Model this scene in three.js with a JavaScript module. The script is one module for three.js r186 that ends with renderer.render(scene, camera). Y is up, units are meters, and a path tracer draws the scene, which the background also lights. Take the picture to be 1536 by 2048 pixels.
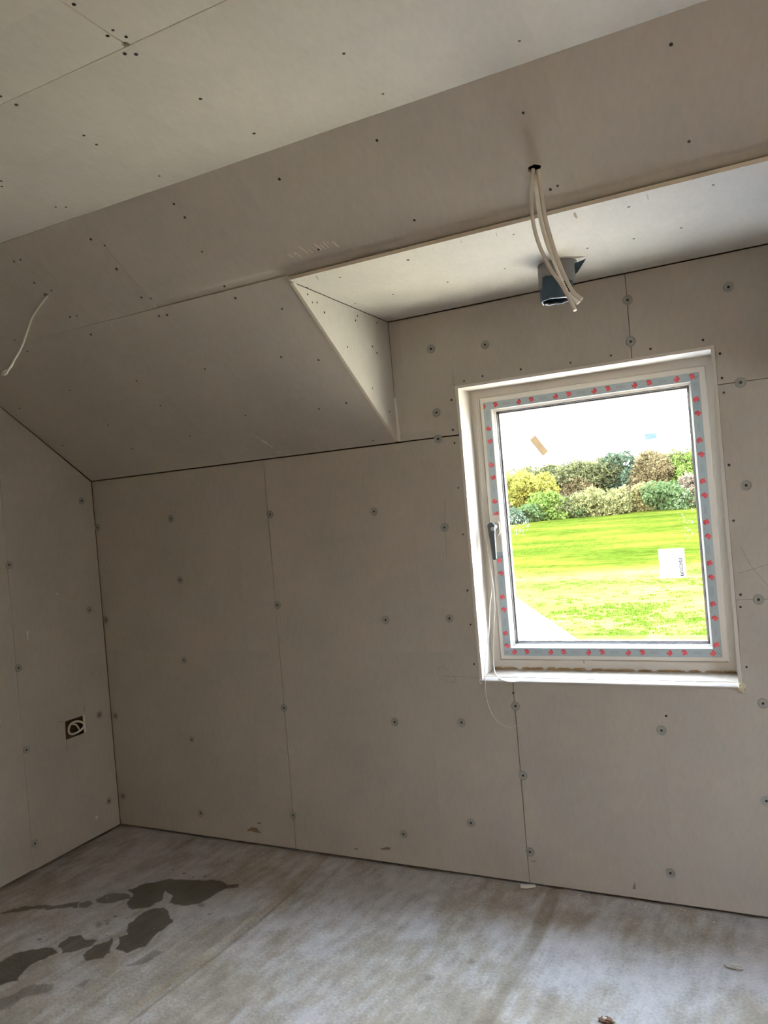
import * as THREE from 'three';
import { mergeGeometries } from 'three/addons/utils/BufferGeometryUtils.js';
import { Brush, Evaluator, SUBTRACTION } from 'three-bvh-csg';
import { ImprovedNoise } from 'three/addons/math/ImprovedNoise.js';

// ---------------------------------------------------------------- camera, sky, sun, exposure
const scene = new THREE.Scene();
const renderer = new THREE.WebGLRenderer({ antialias: true });
renderer.toneMapping = THREE.LinearToneMapping;
renderer.toneMappingExposure = 1.12;
renderer.shadowMap.enabled = true;

const camera = new THREE.PerspectiveCamera(67.69, 0.75, 0.05, 500);
camera.position.set(3.4214, 1.6616, 3.1839);
camera.rotation.order = 'YXZ';
camera.rotation.set(THREE.MathUtils.degToRad(-0.125), THREE.MathUtils.degToRad(26.34), THREE.MathUtils.degToRad(-4.81));

// bright, slightly hazy autumn sky: white at the horizon, pale blue overhead
{
  const W = 64, Hh = 64, d = new Float32Array(W * Hh * 4);
  const low = [45, 45, 44.5], high = [31, 38.5, 49];
  for (let j = 0; j < Hh; j++) for (let i = 0; i < W; i++) {
    const el = Math.max(0, ((j + 0.5) / Hh - 0.5) * 2), t = Math.min(1, el * 1.5), k = (j * W + i) * 4;
    for (let c = 0; c < 3; c++) d[k + c] = low[c] + (high[c] - low[c]) * t;
    d[k + 3] = 1;
  }
  const t = new THREE.DataTexture(d, W, Hh, THREE.RGBAFormat, THREE.FloatType);
  t.mapping = THREE.EquirectangularReflectionMapping; t.magFilter = THREE.LinearFilter; t.needsUpdate = true;
  scene.background = t;
}
const sun = new THREE.DirectionalLight(new THREE.Color(1, 0.92, 0.78), 68);
sun.position.set(-21, 26, -118.5); sun.target.position.set(0, 0, -40);
sun.castShadow = true; sun.shadow.radius = 1; sun.shadow.mapSize.set(2048, 2048);
Object.assign(sun.shadow.camera, { left: -90, right: 90, top: 90, bottom: -90, near: 1, far: 300 });
scene.add(sun, sun.target);

// ---------------------------------------------------------------- helpers
const V = (x, y, z) => new THREE.Vector3(x, y, z);
function rng(s) { return () => { s |= 0; s = s + 0x6D2B79F5 | 0; let t = Math.imul(s ^ s >>> 15, 1 | s); t = t + Math.imul(t ^ t >>> 7, 61 | t) ^ t; return ((t ^ t >>> 14) >>> 0) / 4294967296; }; }
const perlin = new ImprovedNoise();
const fbm = (x, y, z = 0, o = 4) => { let a = 0.5, s = 0; for (let i = 0; i < o; i++) { s += a * perlin.noise(x, y, z + i * 7.3); x *= 2.03; y *= 2.03; a *= 0.5; } return s; };
const taken = {};
function numbered(n) { if (!(n in taken)) { taken[n] = 0; return n; } taken[n]++; return n + '_' + String(taken[n]).padStart(3, '0'); }
function add(o, parent) { o.castShadow = o.receiveShadow = true; parent.add(o); return o; }
function part(name, geo, mat, parent, label) { const m = new THREE.Mesh(geo, mat); m.name = name; if (label) m.userData.label = label; return add(m, parent); }
function tag(o, label, category, group, kind) { o.userData.label = label; if (category) o.userData.category = category; if (group) o.userData.group = group; if (kind) o.userData.kind = kind; return o; }
function structure(name, label, category) { const g = new THREE.Group(); g.name = numbered(name); scene.add(g); return tag(g, label, category, null, 'structure'); }
function thing(name, label, category, pos = [0, 0, 0], group) { const g = new THREE.Group(); g.name = numbered(name); scene.add(g); g.position.set(...pos); return tag(g, label, category, group); }
function canvas(w, h, draw) { const c = document.createElement('canvas'); c.width = w; c.height = h; draw(c.getContext('2d')); const t = new THREE.CanvasTexture(c); t.colorSpace = THREE.SRGBColorSpace; return t; }
function dataTex(n, fn, srgb = false, m = n) {
  const d = new Uint8Array(n * m * 4);
  for (let j = 0; j < m; j++) for (let i = 0; i < n; i++) { const v = fn(i, j), k = (j * n + i) * 4; d[k] = v[0]; d[k + 1] = v[1]; d[k + 2] = v[2]; d[k + 3] = 255; }
  const t = new THREE.DataTexture(d, n, m); t.wrapS = t.wrapT = THREE.RepeatWrapping; t.magFilter = THREE.LinearFilter; t.minFilter = THREE.LinearMipmapLinearFilter; t.generateMipmaps = true;
  if (srgb) t.colorSpace = THREE.SRGBColorSpace; t.needsUpdate = true; return t;
}
// a plane in the room: origin, two axes along it, and the side that faces the room (u x v)
class Plane {
  constructor(o, u, v) { this.o = V(...o); this.u = V(...u).normalize(); this.v = V(...v).normalize(); this.n = this.u.clone().cross(this.v); this.m = new THREE.Matrix4().makeBasis(this.u, this.v, this.n).setPosition(this.o); }
  at(a, b, w = 0) { return this.o.clone().addScaledVector(this.u, a).addScaledVector(this.v, b).addScaledVector(this.n, w); }
}
const T = 0.0125;                                    // plasterboard thickness
function polyGeo(pl, pts, t = T, w = 0, holes = []) {
  const s = new THREE.Shape(pts.map(p => new THREE.Vector2(p[0], p[1])));
  for (const h of holes) s.holes.push(new THREE.Path(h.map(p => new THREE.Vector2(p[0], p[1]))));
  const g = new THREE.ExtrudeGeometry(s, { depth: t, bevelEnabled: false });
  g.translate(0, 0, w - t); return g.applyMatrix4(pl.m);
}
const rect = (a0, b0, a1, b1) => [[a0, b0], [a1, b0], [a1, b1], [a0, b1]];
// board given by rows of points from edge to edge; rows: list of u => [v, w]; front face, back face and four cut edges
function gridGeo(pl, us, rows, t = T) {
  const pos = [], uv = [], face = [], edge = [];
  const P = (u, r, back) => { const [v, w] = r(u); return [u, v, back ? -t : w]; };
  const quad = (a, b, c, d) => [a, b, c, a, c, d];
  for (let i = 0; i < us.length - 1; i++) {
    for (let j = 0; j < rows.length - 1; j++) face.push(...quad(P(us[i], rows[j]), P(us[i + 1], rows[j]), P(us[i + 1], rows[j + 1]), P(us[i], rows[j + 1])));
    const a = rows[0], b = rows[rows.length - 1];
    edge.push(...quad(P(us[i + 1], a, 1), P(us[i], a, 1), P(us[i], b, 1), P(us[i + 1], b, 1)));
    edge.push(...quad(P(us[i], a, 1), P(us[i + 1], a, 1), P(us[i + 1], a), P(us[i], a)));
    edge.push(...quad(P(us[i], b), P(us[i + 1], b), P(us[i + 1], b, 1), P(us[i], b, 1)));
  }
  for (const [u, f] of [[us[0], 0], [us[us.length - 1], 1]]) for (let j = 0; j < rows.length - 1; j++) {
    const q = [P(u, rows[j], 1), P(u, rows[j]), P(u, rows[j + 1]), P(u, rows[j + 1], 1)]; edge.push(...(f ? quad(q[3], q[2], q[1], q[0]) : quad(...q)));
  }
  for (const p of [...face, ...edge]) { const q = pl.at(...p); pos.push(q.x, q.y, q.z); uv.push(p[0], p[1]); }
  const g = new THREE.BufferGeometry();
  g.setAttribute('position', new THREE.Float32BufferAttribute(pos, 3)); g.setAttribute('uv', new THREE.Float32BufferAttribute(uv, 2)); g.computeVertexNormals();
  g.addGroup(0, face.length, 0); g.addGroup(face.length, edge.length, 1);
  return g;
}
function box(x0, y0, z0, x1, y1, z1) { const g = new THREE.BoxGeometry(x1 - x0, y1 - y0, z1 - z0); g.translate((x0 + x1) / 2, (y0 + y1) / 2, (z0 + z1) / 2); return g; }
function lumpGeo(sx, sy, sz, seed, rough = 0.35, detail = 2) {
  const g = new THREE.IcosahedronGeometry(1, detail), p = g.attributes.position;
  for (let i = 0; i < p.count; i++) { const a = V(p.getX(i), p.getY(i), p.getZ(i)); const k = 1 + rough * fbm(a.x * 1.7 + seed, a.y * 1.7, a.z * 1.7, 3) * 2; p.setXYZ(i, a.x * k * sx, a.y * k * sy, a.z * k * sz); }
  g.computeVertexNormals(); return g;
}
function tube(pts, r, seg = 60, rs = 8) { return new THREE.TubeGeometry(new THREE.CatmullRomCurve3(pts.map(p => V(...p))), seg, r, rs, false); }
function flatCable(pts, w, h, seg = 48) {
  const s = new THREE.Shape(), r = h / 2 - 0.0001, a = w / 2 - r; s.absarc(a, 0, r, -Math.PI / 2, Math.PI / 2); s.absarc(-a, 0, r, Math.PI / 2, Math.PI * 1.5);
  return new THREE.ExtrudeGeometry(s, { steps: seg, curveSegments: 5, bevelEnabled: false, extrudePath: new THREE.CatmullRomCurve3(pts.map(p => V(...p))) });
}

// ---------------------------------------------------------------- materials
const paperMap = (() => { const n = 512; return dataTex(n, (i, j) => {
  const s = n / 1.0, big = fbm(i / 150 + 3, j / 150, 1.5, 3), f = fbm(i / 9, j / 22, 4.2, 2), g = Math.random ? ((i * 7919 + j * 104729) % 97) / 97 - 0.5 : 0;
  const v = 236 + big * 13 + f * 9 + g * 5; return [Math.min(255, v + big * 3), v, Math.min(255, v - big * 3)]; }, true); })();
const paperBump = dataTex(256, (i, j) => { const v = 128 + 70 * fbm(i / 6, j / 6, 9.1, 3); return [v, v, v]; });
function std(rgb, rough = 0.8, o = {}) { const m = new THREE.MeshStandardMaterial({ roughness: rough, ...o }); m.color.setRGB(...rgb); return m; }
const matte = (rgb, o = {}) => { const m = new THREE.MeshPhysicalMaterial({ roughness: 1, specularIntensity: 0, ...o }); m.color.setRGB(...rgb); return m; };
const thin = (rgb, t, o = {}) => { const m = new THREE.MeshPhysicalMaterial({ roughness: 1, transmission: t, thickness: 0, ...o }); m.color.setRGB(...rgb); return m; };
const M = {
  board: std([0.575, 0.57, 0.53], 0.78, { map: paperMap, bumpMap: paperBump, bumpScale: 0.0003 }),
  core: std([0.70, 0.67, 0.60], 0.95),
  ragged: std([0.62, 0.58, 0.50], 0.95),
  block: std([0.21, 0.16, 0.11], 0.95),
  screw: std([0.012, 0.012, 0.013], 0.5),
  washer: std([0.34, 0.355, 0.34], 0.28),
  reveal: std([0.74, 0.73, 0.70], 0.6, { bumpMap: paperBump, bumpScale: 0.0003 }),
  filler: std([0.70, 0.70, 0.68], 0.9),
  upvc: std([0.78, 0.77, 0.73], 0.32),
  gasket: std([0.02, 0.02, 0.022], 0.6),
  spacer: std([0.42, 0.45, 0.48], 0.4, { metalness: 0.6 }),
  glass: new THREE.MeshPhysicalMaterial({ color: 0xffffff, roughness: 0, transmission: 1, thickness: 0, ior: 1.5 }),
  handle: std([0.035, 0.045, 0.05], 0.45),
  cable: std([0.74, 0.73, 0.68], 0.45),
  pencil: std([0.17, 0.165, 0.155], 0.9),
  scuff: std([0.74, 0.71, 0.65], 0.9),
  damage: std([0.26, 0.2, 0.13], 0.95),
  duct: std([0.02, 0.055, 0.09], 0.45),
  tape: std([0.22, 0.235, 0.25], 0.55),
  foil: std([0.16, 0.18, 0.21], 0.35, { metalness: 0.5 }),
  shadedSill: std([0.34, 0.30, 0.25], 0.95, { bumpMap: paperBump, bumpScale: 0.002 }),  // rear of the sill: shade of the window frame put into the colour
  foam: std([0.34, 0.23, 0.11], 0.95),
  bare: std([0.27, 0.165, 0.075], 0.9, { map: paperMap }),  // finish of the unseen walls, brown put in to dim and tint bounce
  masonry: std([0.45, 0.42, 0.38], 0.95),
};
const BM = [M.board, M.core];

// ---------------------------------------------------------------- room dimensions (metres; floor near y 0, back wall z 0, left wall x 0)
const H = 1.9676, HC = 2.7956, ZC = 1.1852, HD = 2.5217, ZD = 0.7938, XL = 1.948, XR = 3.6, RX = 5.4, RZ = 3.75;
const AN = Math.atan2(HC - H, ZC), LS = Math.hypot(HC - H, ZC), SN = Math.sin(AN), CS = Math.cos(AN), FY = -0.014;
const WX0 = 2.245, WX1 = 3.303, WY0 = 0.886, WY1 = 2.182;       // hole for the window in the boards
const back = new Plane([0, 0, 0], [1, 0, 0], [0, 1, 0]), left = new Plane([0, 0, 0], [0, 0, -1], [0, 1, 0]), ceil = new Plane([0, HC, 0], [1, 0, 0], [0, 0, 1]);
const slope = new Plane([0, H, 0], [1, 0, 0], [0, SN, CS]), dorm = new Plane([0, HD, 0], [1, 0, 0], [0, 0, 1]);
const cheekL = new Plane([XL, 0, 0], [0, 0, -1], [0, 1, 0]), cheekR = new Plane([XR, 0, 0], [0, 0, 1], [0, 1, 0]);
const right = new Plane([RX, 0, 0], [0, 0, 1], [0, 1, 0]), rear = new Plane([0, 0, RZ], [-1, 0, 0], [0, 1, 0]);
const mz = pts => pts.map(([z, y]) => [-z, y]);
const board = (pl, pts, parent, holes) => part('plasterboard', polyGeo(pl, pts, T, 0, holes), BM, parent);

// cuts a hole through a built board
const csg = new Evaluator(); csg.useGroups = true;
function cut(mesh, cutterGeo) {
  const a = new Brush(mesh.geometry, mesh.material), b = new Brush(cutterGeo, M.ragged); a.updateMatrixWorld(); b.updateMatrixWorld();
  const r = csg.evaluate(a, b, SUBTRACTION); mesh.geometry = r.geometry; mesh.material = r.material;
}
// fixings
const screwGeo = new THREE.LatheGeometry([[0, 0.0002], [0.0012, 0.0002], [0.0024, 0.0006], [0.0040, 0.0006], [0.0043, 0.0001], [0.0043, -0.001]].map(p => new THREE.Vector2(...p)), 12);
const washGeo = new THREE.LatheGeometry([[0.003, 0.0004], [0.0065, 0.0006], [0.0085, 0.0022], [0.0115, 0.0024], [0.0125, 0.0008], [0.0155, 0.0009], [0.0162, 0.0032], [0.0186, 0.0033], [0.0197, 0.0018], [0.0199, -0.0005]].map(p => new THREE.Vector2(...p)), 24);
const washScrew = new THREE.LatheGeometry([[0, 0.0011], [0.002, 0.0011], [0.0026, 0.0022], [0.0046, 0.0019], [0.005, 0.0008], [0.005, 0]].map(p => new THREE.Vector2(...p)), 12);
const R0 = rng(11);
function stick(o, pl, a, b, w = 0) { o.position.copy(pl.at(a, b, w)); o.quaternion.setFromUnitVectors(V(0, 1, 0), pl.n); o.rotateY(R0() * 6.28); }
function screws(list, pl, parent, f = p => p) { for (const p of list) { const [a, b] = f(p); const s = part('screw', screwGeo, M.screw, parent); stick(s, pl, a, b); s.scale.setScalar(0.85 + R0() * 0.3); } }
function washers(list, pl, parent, f = p => p) { for (const p of list) { const [a, b] = f(p); const w = part('fixing_washer', washGeo, M.washer, parent); stick(w, pl, a, b); part('screw', washScrew, M.screw, w); } }
const R1 = rng(909);
function ragged(pts, k = 0.13) { const o = []; pts.forEach((a, i) => { const b = pts[(i + 1) % pts.length], L = Math.hypot(b[0] - a[0], b[1] - a[1]); for (let t = 0; t < 5; t++) { const f = t / 5, e = k * L * (t ? 1 : 0.4); o.push([a[0] + (b[0] - a[0]) * f + (R1() - 0.5) * e, a[1] + (b[1] - a[1]) * f + (R1() - 0.5) * e]); } }); return o; }
function flatMark(name, pl, pts, mat, parent, w = 0.0003) { pts = ragged(pts); return part(name, polyGeo(pl, pts, 0.0004, w), mat, parent); }
function pencilLine(pl, pts, parent, wd = 0.0011) { return part('pencil_mark', tube(pts.map(([a, b]) => pl.at(a, b, 0.0001).toArray()), wd, pts.length * 8, 5), M.pencil, parent); }

// ---------------------------------------------------------------- back wall
const wallBack = structure('wall_back', 'grey plasterboard wall around the window, boards fixed with round plastic washers', 'wall');
{
  const g = 0.0022, J1 = 1.194, J2 = 2.397;
  board(back, rect(0.002, 0, J1 - g, H - 0.0045), wallBack);
  board(back, [[J1 + g, 0], [J2 - g, 0], [J2 - g, WY0], [WX0, WY0], [WX0, H - 0.0045], [J1 + g, H - 0.0045]], wallBack);
  board(back, [[J2 + g, 0], [XR, 0], [XR, 1.208], [WX1, 1.208], [WX1, WY0], [J2 + g, WY0]], wallBack);
  board(back, rect(WX1, 1.2105, XR, 2.029), wallBack);
  board(back, [[XL + 0.0015, H + 0.002], [WX0, H + 0.002], [WX0, WY1], [2.9975, WY1], [2.9975, HD - 0.004], [XL + 0.0015, HD - 0.004]], wallBack);
  board(back, [[3.0005, WY1], [WX1, WY1], [WX1, 2.0325], [XR, 2.0325], [XR, HD - 0.004], [3.0005, HD - 0.004]], wallBack);
  board(back, rect(XR + 0.003, 0, XR + 1.2, H - 0.0045), wallBack); board(back, rect(XR + 1.203, 0, RX, H - 0.0045), wallBack);
  // masonry behind the boards, with the opening
  part('masonry', polyGeo(new Plane([0, 0, -0.032], [1, 0, 0], [0, 1, 0]), rect(-0.3, -0.35, RX + 0.3, 3.05), 0.28, 0, [rect(WX0 - 0.005, WY0 - 0.012, WX1 + 0.003, WY1 + 0.01)]), M.block, wallBack);
  washers([[0.563,1.714],[1.207,1.689],[1.793,1.66],[2.14,1.562],[0.59,1.38],[1.206,1.232],[1.806,1.15],[2.127,1.153],[0.57,0.947],[1.193,0.712],[1.808,0.671],[2.143,0.685],[0.579,0.517],[1.193,0.171],[0.598,0.121],[1.806,0.144],[2.148,0.233],[2.4,0.769],[2.408,0.467],[2.41,0.135],[2.983,0.121],[2.994,0.694],[3.367,0.816],[2.147,2.364],[2.399,2.34],[2.148,2.078],[2.145,1.96],[3.001,2.414],[3.0,2.249],[3.367,2.391],[3.381,2.028],[3.371,1.641],[3.381,1.209],[3.351,0.445],[0.016,1.701],[0.021,1.17],[0.031,0.62],[0.037,0.161]], back, wallBack);
  screws([[2.376,2.207],[2.29,2.198],[2.547,2.209],[2.757,2.204],[2.224,2.124],[2.219,1.991],[2.221,1.933],[2.222,1.733],[2.225,1.526],[2.224,1.276],[2.225,1.125],[2.226,0.949],[2.395,0.825],[3.264,2.209],[3.319,2.148],[3.072,2.207],[2.92,2.206],[3.319,2.055],[3.321,1.999],[3.318,1.723],[3.318,1.511],[3.321,1.229],[3.317,1.182],[3.321,0.953],[3.016,0.753]], back, wallBack);
  for (const p of [[[2.07,0.892],[2.154,0.892],[2.242,0.889]],[[2.048,0.924],[2.071,0.933],[2.108,0.909],[2.132,0.885],[2.123,0.864],[2.092,0.868],[2.057,0.885],[2.044,0.908]],[[3.333,1.418],[3.362,1.344],[3.417,1.259]],[[3.318,1.31],[3.378,1.326],[3.423,1.341]],[[2.24,2.244],[2.241,2.184]],[[2.218,2.189],[2.251,2.189]],[[2.151,1.685],[2.137,1.416]]]) pencilLine(back, p, wallBack, 0.0005);
  for (const p of [[[0.896,0.059],[0.927,0.081],[0.959,0.082],[0.985,0.054],[0.947,0.055]],[[0.958,0.105],[0.988,0.114],[0.99,0.103]],[[1.526,0.042],[1.554,0.048],[1.547,0.037]],[[1.674,0.063],[1.734,0.072],[1.727,0.062],[1.679,0.056]],[[2.83,0.035],[2.842,0.065],[2.844,0.037]],[[2.407,0.095],[2.436,0.103],[2.424,0.093]]]) flatMark('torn_paper', back, p, M.damage, wallBack);
}
// filler and ragged edge in the corner between the cheek and the back wall
{
  const r = rng(5), us = [...Array(24)].map((_, i) => H + 0.004 + i / 23 * 0.20);
  const pts = [...us.map(y => [XL - 0.001, y]), ...us.slice().reverse().map(y => [XL + 0.006 + 0.007 * r() * (1 - (y - H) / 0.21) + 0.004 * (1 - (y - H) / 0.21), y])];
  part('filler', polyGeo(back, pts, 0.006, 0.005), M.filler, wallBack, 'ragged white filler in the corner');
}

// ---------------------------------------------------------------- left wall
const wallLeft = structure('wall_left', 'dim plasterboard gable wall with a cable hole near the corner', 'wall');
{
  const jz = 0.585, top = z => Math.min(HC, H + z * (HC - H) / ZC) - 0.004;
  const hole = [[0.185, 0.578], [0.324, 0.58], [0.32, 0.679], [0.185, 0.677]];
  board(left, mz([[0.004, 0], [jz - 0.0015, 0], [jz - 0.0015, top(jz)], [0.004, top(0)]]), wallLeft, [mz(hole)]);
  board(left, mz([[jz + 0.0015, 0.004], [1.783, 0.004], [1.783, HC - 0.004], [ZC, HC - 0.004], [jz + 0.0015, top(jz)]]), wallLeft);
  for (let z = 1.786; z < RZ - 0.1; z += 1.2) board(left, mz([[z, 0.004], [Math.min(z + 1.197, RZ), 0.004], [Math.min(z + 1.197, RZ), HC - 0.004], [z, HC - 0.004]]), wallLeft);
  part('masonry', box(-0.3, -0.35, -0.3, -0.11, 3.05, RZ + 0.3), M.block, wallLeft);
  washers([[0.084,1.857],[0.093,1.242],[0.085,0.648],[0.07,0.156],[0.576,1.545],[0.572,1.022],[0.567,0.604],[0.564,0.127]], left, wallLeft, ([z, y]) => [-z, y]);
  for (const p of [[[0.187, 0.69], [0.188, 0.73]], [[0.322, 0.575], [0.325, 0.52]], [[0.33, 0.682], [0.36, 0.687]]]) pencilLine(left, mz(p), wallLeft, 0.0012);
  flatMark('scuff', left, mz([[0.5, 1.2], [0.507, 1.2], [0.506, 1.15], [0.501, 1.15]]), M.scuff, wallLeft);
  flatMark('scuff', left, mz([[0.29, 1.365], [0.31, 1.361], [0.31, 1.358], [0.29, 1.362]]), M.scuff, wallLeft);
  flatMark('scuff', left, mz([[0.155, 0.1], [0.17, 0.115], [0.175, 0.1], [0.165, 0.088]]), M.scuff, wallLeft);
}

// ---------------------------------------------------------------- sloping ceiling
const ceilSlope = structure('ceiling_slope', 'sloping plasterboard ceiling between the back wall and the flat ceiling', 'ceiling');
{
  const e = 0.0012, r = rng(21), SJ = 1.002, jag = u => 0.985 + 0.007 * fbm(u * 14, 2.5, 0, 3) * 2 + 0.002 * (fbm(u * 90, 4, 0, 2)) * 2;
  // lower row, left of the dormer and right of it
  board(slope, [[0.003, 0.003], [XL - 0.0135, 0.003], [XL - 0.0135, 0.975], [XL - 0.013, SJ - 0.002], [0.905, SJ - e], [0.003, SJ - 0.0005]], ceilSlope);
  board(slope, rect(XR + 0.014, 0.003, RX, SJ - e), ceilSlope);
  // upper row
  const corner = board(slope, rect(0.003, SJ, 0.902, LS), ceilSlope);
  board(slope, rect(0.9035, SJ + e, 1.3195, LS), ceilSlope);
  const us = []; for (let u = 1.322; u < XR + 0.02; u += 0.006) us.push(u);
  const bot = u => u < XL - 0.01 ? SJ + 0.002 : jag(u);
  const wide = part('plasterboard', gridGeo(slope, us, [u => [bot(u), -0.0036], u => [1.026, -0.0028], u => [1.040, -0.0004], u => [1.046, 0], u => [LS, 0]]), BM, ceilSlope);
  board(slope, rect(XR + 0.025, SJ + e, RX, LS), ceilSlope);
  // bare gypsum below the torn paper along the dormer head
  const gs = []; for (let u = XL - 0.014; u < XR + 0.02; u += 0.008) gs.push(u);
  part('gypsum_edge', gridGeo(slope, gs, [u => [0.9675 + 0.0015 * fbm(u * 30, 8, 0, 2), -0.005], u => [0.978, -0.0048 - 0.002 * fbm(u * 60, 1, 0, 2)], u => [1.004, -0.0066]], 0.015), [M.core, M.core], ceilSlope, 'cream gypsum core of the cut board edge');
  // scraps of torn paper hanging from the edge
  for (const [u, l, w] of [[2.045, 0.02, 0.003], [2.60, 0.012, 0.004], [2.72, 0.02, 0.0025], [2.97, 0.026, 0.008], [3.185, 0.022, 0.0025], [2.50, 0.01, 0.003]])
    part('torn_paper', polyGeo(slope, [[u, 0.985], [u + w * 0.4, 0.985], [u + w, 0.97 - l * 0.8], [u + w * 0.5, 0.97 - l], [u - w * 0.1, 0.97 - l * 0.6]], 0.0005, 0.001), M.scuff, ceilSlope);
  screws([[1.71,1.382],[1.714,1.325],[2.122,1.351],[2.113,1.071],[2.482,1.373],[1.292,1.353],[1.327,1.315],[3.303,1.373],[2.911,1.319],[3.315,1.1],[2.923,1.066],[2.946,1.072],[2.483,1.085],[0.887,1.363],[0.922,1.361],[0.884,1.254],[0.927,1.202],[0.894,1.064],[0.931,1.061],[1.292,1.213],[1.293,1.067],[1.33,1.052],[1.3,0.965],[1.339,0.96],[1.684,1.184],[1.671,1.022],[1.68,0.96],[0.912,0.956],[0.506,1.023],[0.508,0.949],[0.913,0.657],[0.509,0.68],[0.101,0.632],[0.913,0.483],[0.512,0.415],[1.301,0.648],[1.304,0.328],[0.912,0.25],[0.502,0.22],[0.093,0.323],[1.834,0.863],[1.688,0.631],[1.839,0.577],[1.685,0.295],[1.83,0.305],[1.834,0.035]], slope, ceilSlope);
  for (const p of [[[1.252,0.201],[1.282,0.144],[1.306,0.083],[1.298,0.081],[1.275,0.138]],[[1.289,0.037],[1.34,0.044],[1.318,0.036]]]) flatMark('scuff', slope, p, M.scuff, ceilSlope);
  { const q = rng(66); for (let k = 0; k < 12; k++) { const u = 1.99 + k * 0.0165 + q() * 0.006, v = 1.085 + q() * 0.022, l = 0.012 + 0.02 * q(); flatMark('scuff', slope, [[u, v], [u + 0.002 + 0.003 * q(), v], [u + 0.012 + 0.008 * q(), v - l], [u + 0.010, v - l]], M.scuff, ceilSlope); } }
  // raw edges where the slope boards meet the dormer cheek
  const cs = []; for (let i = 0; i <= 100; i++) cs.push(0.004 + i / 100 * 0.968);
  const strip = new Plane([0, H, 0], [0, SN, CS], [-1, 0, 0]);
  part('gypsum_edge', gridGeo(strip, cs, [u => [-XL + 0.0003, -0.0006], u => [-XL + 0.0065, -0.0012 - 0.0018 * fbm(u * 40, 5, 0, 3)], u => [-XL + 0.0128, -0.0006 - 0.002 * Math.abs(fbm(u * 25, 9, 0, 3))]], 0.012), [M.ragged, M.ragged], ceilSlope, 'ragged pale board edge along the dormer cheek');
  // ragged holes that the cables come through
  for (const [b, u, v, q, sd] of [[wide, 2.896, 1.147, 0.017, 3], [corner, 0.884, 1.192, 0.0095, 8]]) {
    const pts = [...Array(18)].map((_, i) => { const a = i / 18 * 6.283, k = q * (1 + 0.5 * fbm(Math.cos(a) * 2 + sd, Math.sin(a) * 2, 0, 2)); return [u + Math.cos(a) * k * 1.15, v + Math.sin(a) * k * 0.8]; });
    cut(b, polyGeo(slope, pts, 0.06, 0.02));
  }
}
// ---------------------------------------------------------------- flat ceiling
const RL = [4.61, 1.86, 5.36, 2.94];  // opening of an added, unseen rooflight that fills the back wall
const ceiling = structure('ceiling', 'flat beige plasterboard ceiling with screwed boards and open joints', 'ceiling');
{
  const row = (x0, x1, z0, z1, ta, tb) => part('plasterboard', gridGeo(ceil, [x0, x1], [
    () => [z0, ta ? -0.0022 : 0], () => [z0 + 0.045, ta ? -0.0003 : 0], () => [z0 + 0.055, 0], () => [z1 - 0.055, 0], () => [z1 - 0.045, tb ? -0.0003 : 0], () => [z1, tb ? -0.0022 : 0]]), BM, ceiling);
  row(0.003, 1.3175, ZC + 0.002, 1.7995, 0, 1); row(1.3185, 3.717, ZC + 0.001, 1.7995, 0, 1); row(3.7195, RX, ZC, 1.7995, 0, 1);
  const chipped = [row(0.003, 2.1705, 1.8025, 3.0, 1, 1), row(2.1735, 4.57, 1.803, 3.0, 1, 1)];
  for (const b of chipped) cut(b, polyGeo(ceil, [[2.160, 1.790], [2.178, 1.790], [2.180, 1.812], [2.172, 1.824], [2.163, 1.812]], 0.06, 0.02)); part('plasterboard', polyGeo(ceil, rect(4.573, 1.803, RX, 3.0), T, 0, [rect(...RL)]), BM, ceiling);
  row(0.003, 1.4, 3.003, RZ, 1, 0); row(1.403, 3.8, 3.003, RZ, 1, 0); row(3.803, RX, 3.003, RZ, 1, 0);
  part('roof_deck', polyGeo(new Plane([0, 2.87, 0], [1, 0, 0], [0, 0, 1]), rect(-0.3, -0.31, RX + 0.3, RZ + 0.3), 0.18, 0, [rect(...RL)]), M.block, ceiling);
  { const [a, b, c, d] = RL, rl = structure('window_2', 'added unseen rooflight giving sky fill to the back wall', 'window'); const q = 0.014;
    for (const [x0, z0, x1, z1] of [[a, b, a + q, d], [c - q, b, c, d], [a + q, b, c - q, b + q], [a + q, d - q, c - q, d]]) part('shaft_lining', box(x0, HC + 0.001, z0, x1, 3.07, z1), M.reveal, rl);
    const g = new THREE.PlaneGeometry(c - a, d - b); g.rotateX(-Math.PI / 2); g.translate((a + c) / 2, 3.06, (b + d) / 2); part('glass', g, M.glass, rl); }
  screws([[2.185,1.971],[2.188,1.864],[2.194,1.83],[2.163,1.856],[2.145,1.785],[2.165,1.769],[1.76,1.781],[1.762,1.829],[1.775,1.573],[1.763,1.516],[2.163,1.533],[2.169,1.301],[2.579,1.491],[1.764,1.257],[1.326,1.289],[1.352,1.268],[1.356,1.522],[1.325,1.496],[2.578,1.271],[2.967,1.289]], ceil, ceiling);
}
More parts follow.
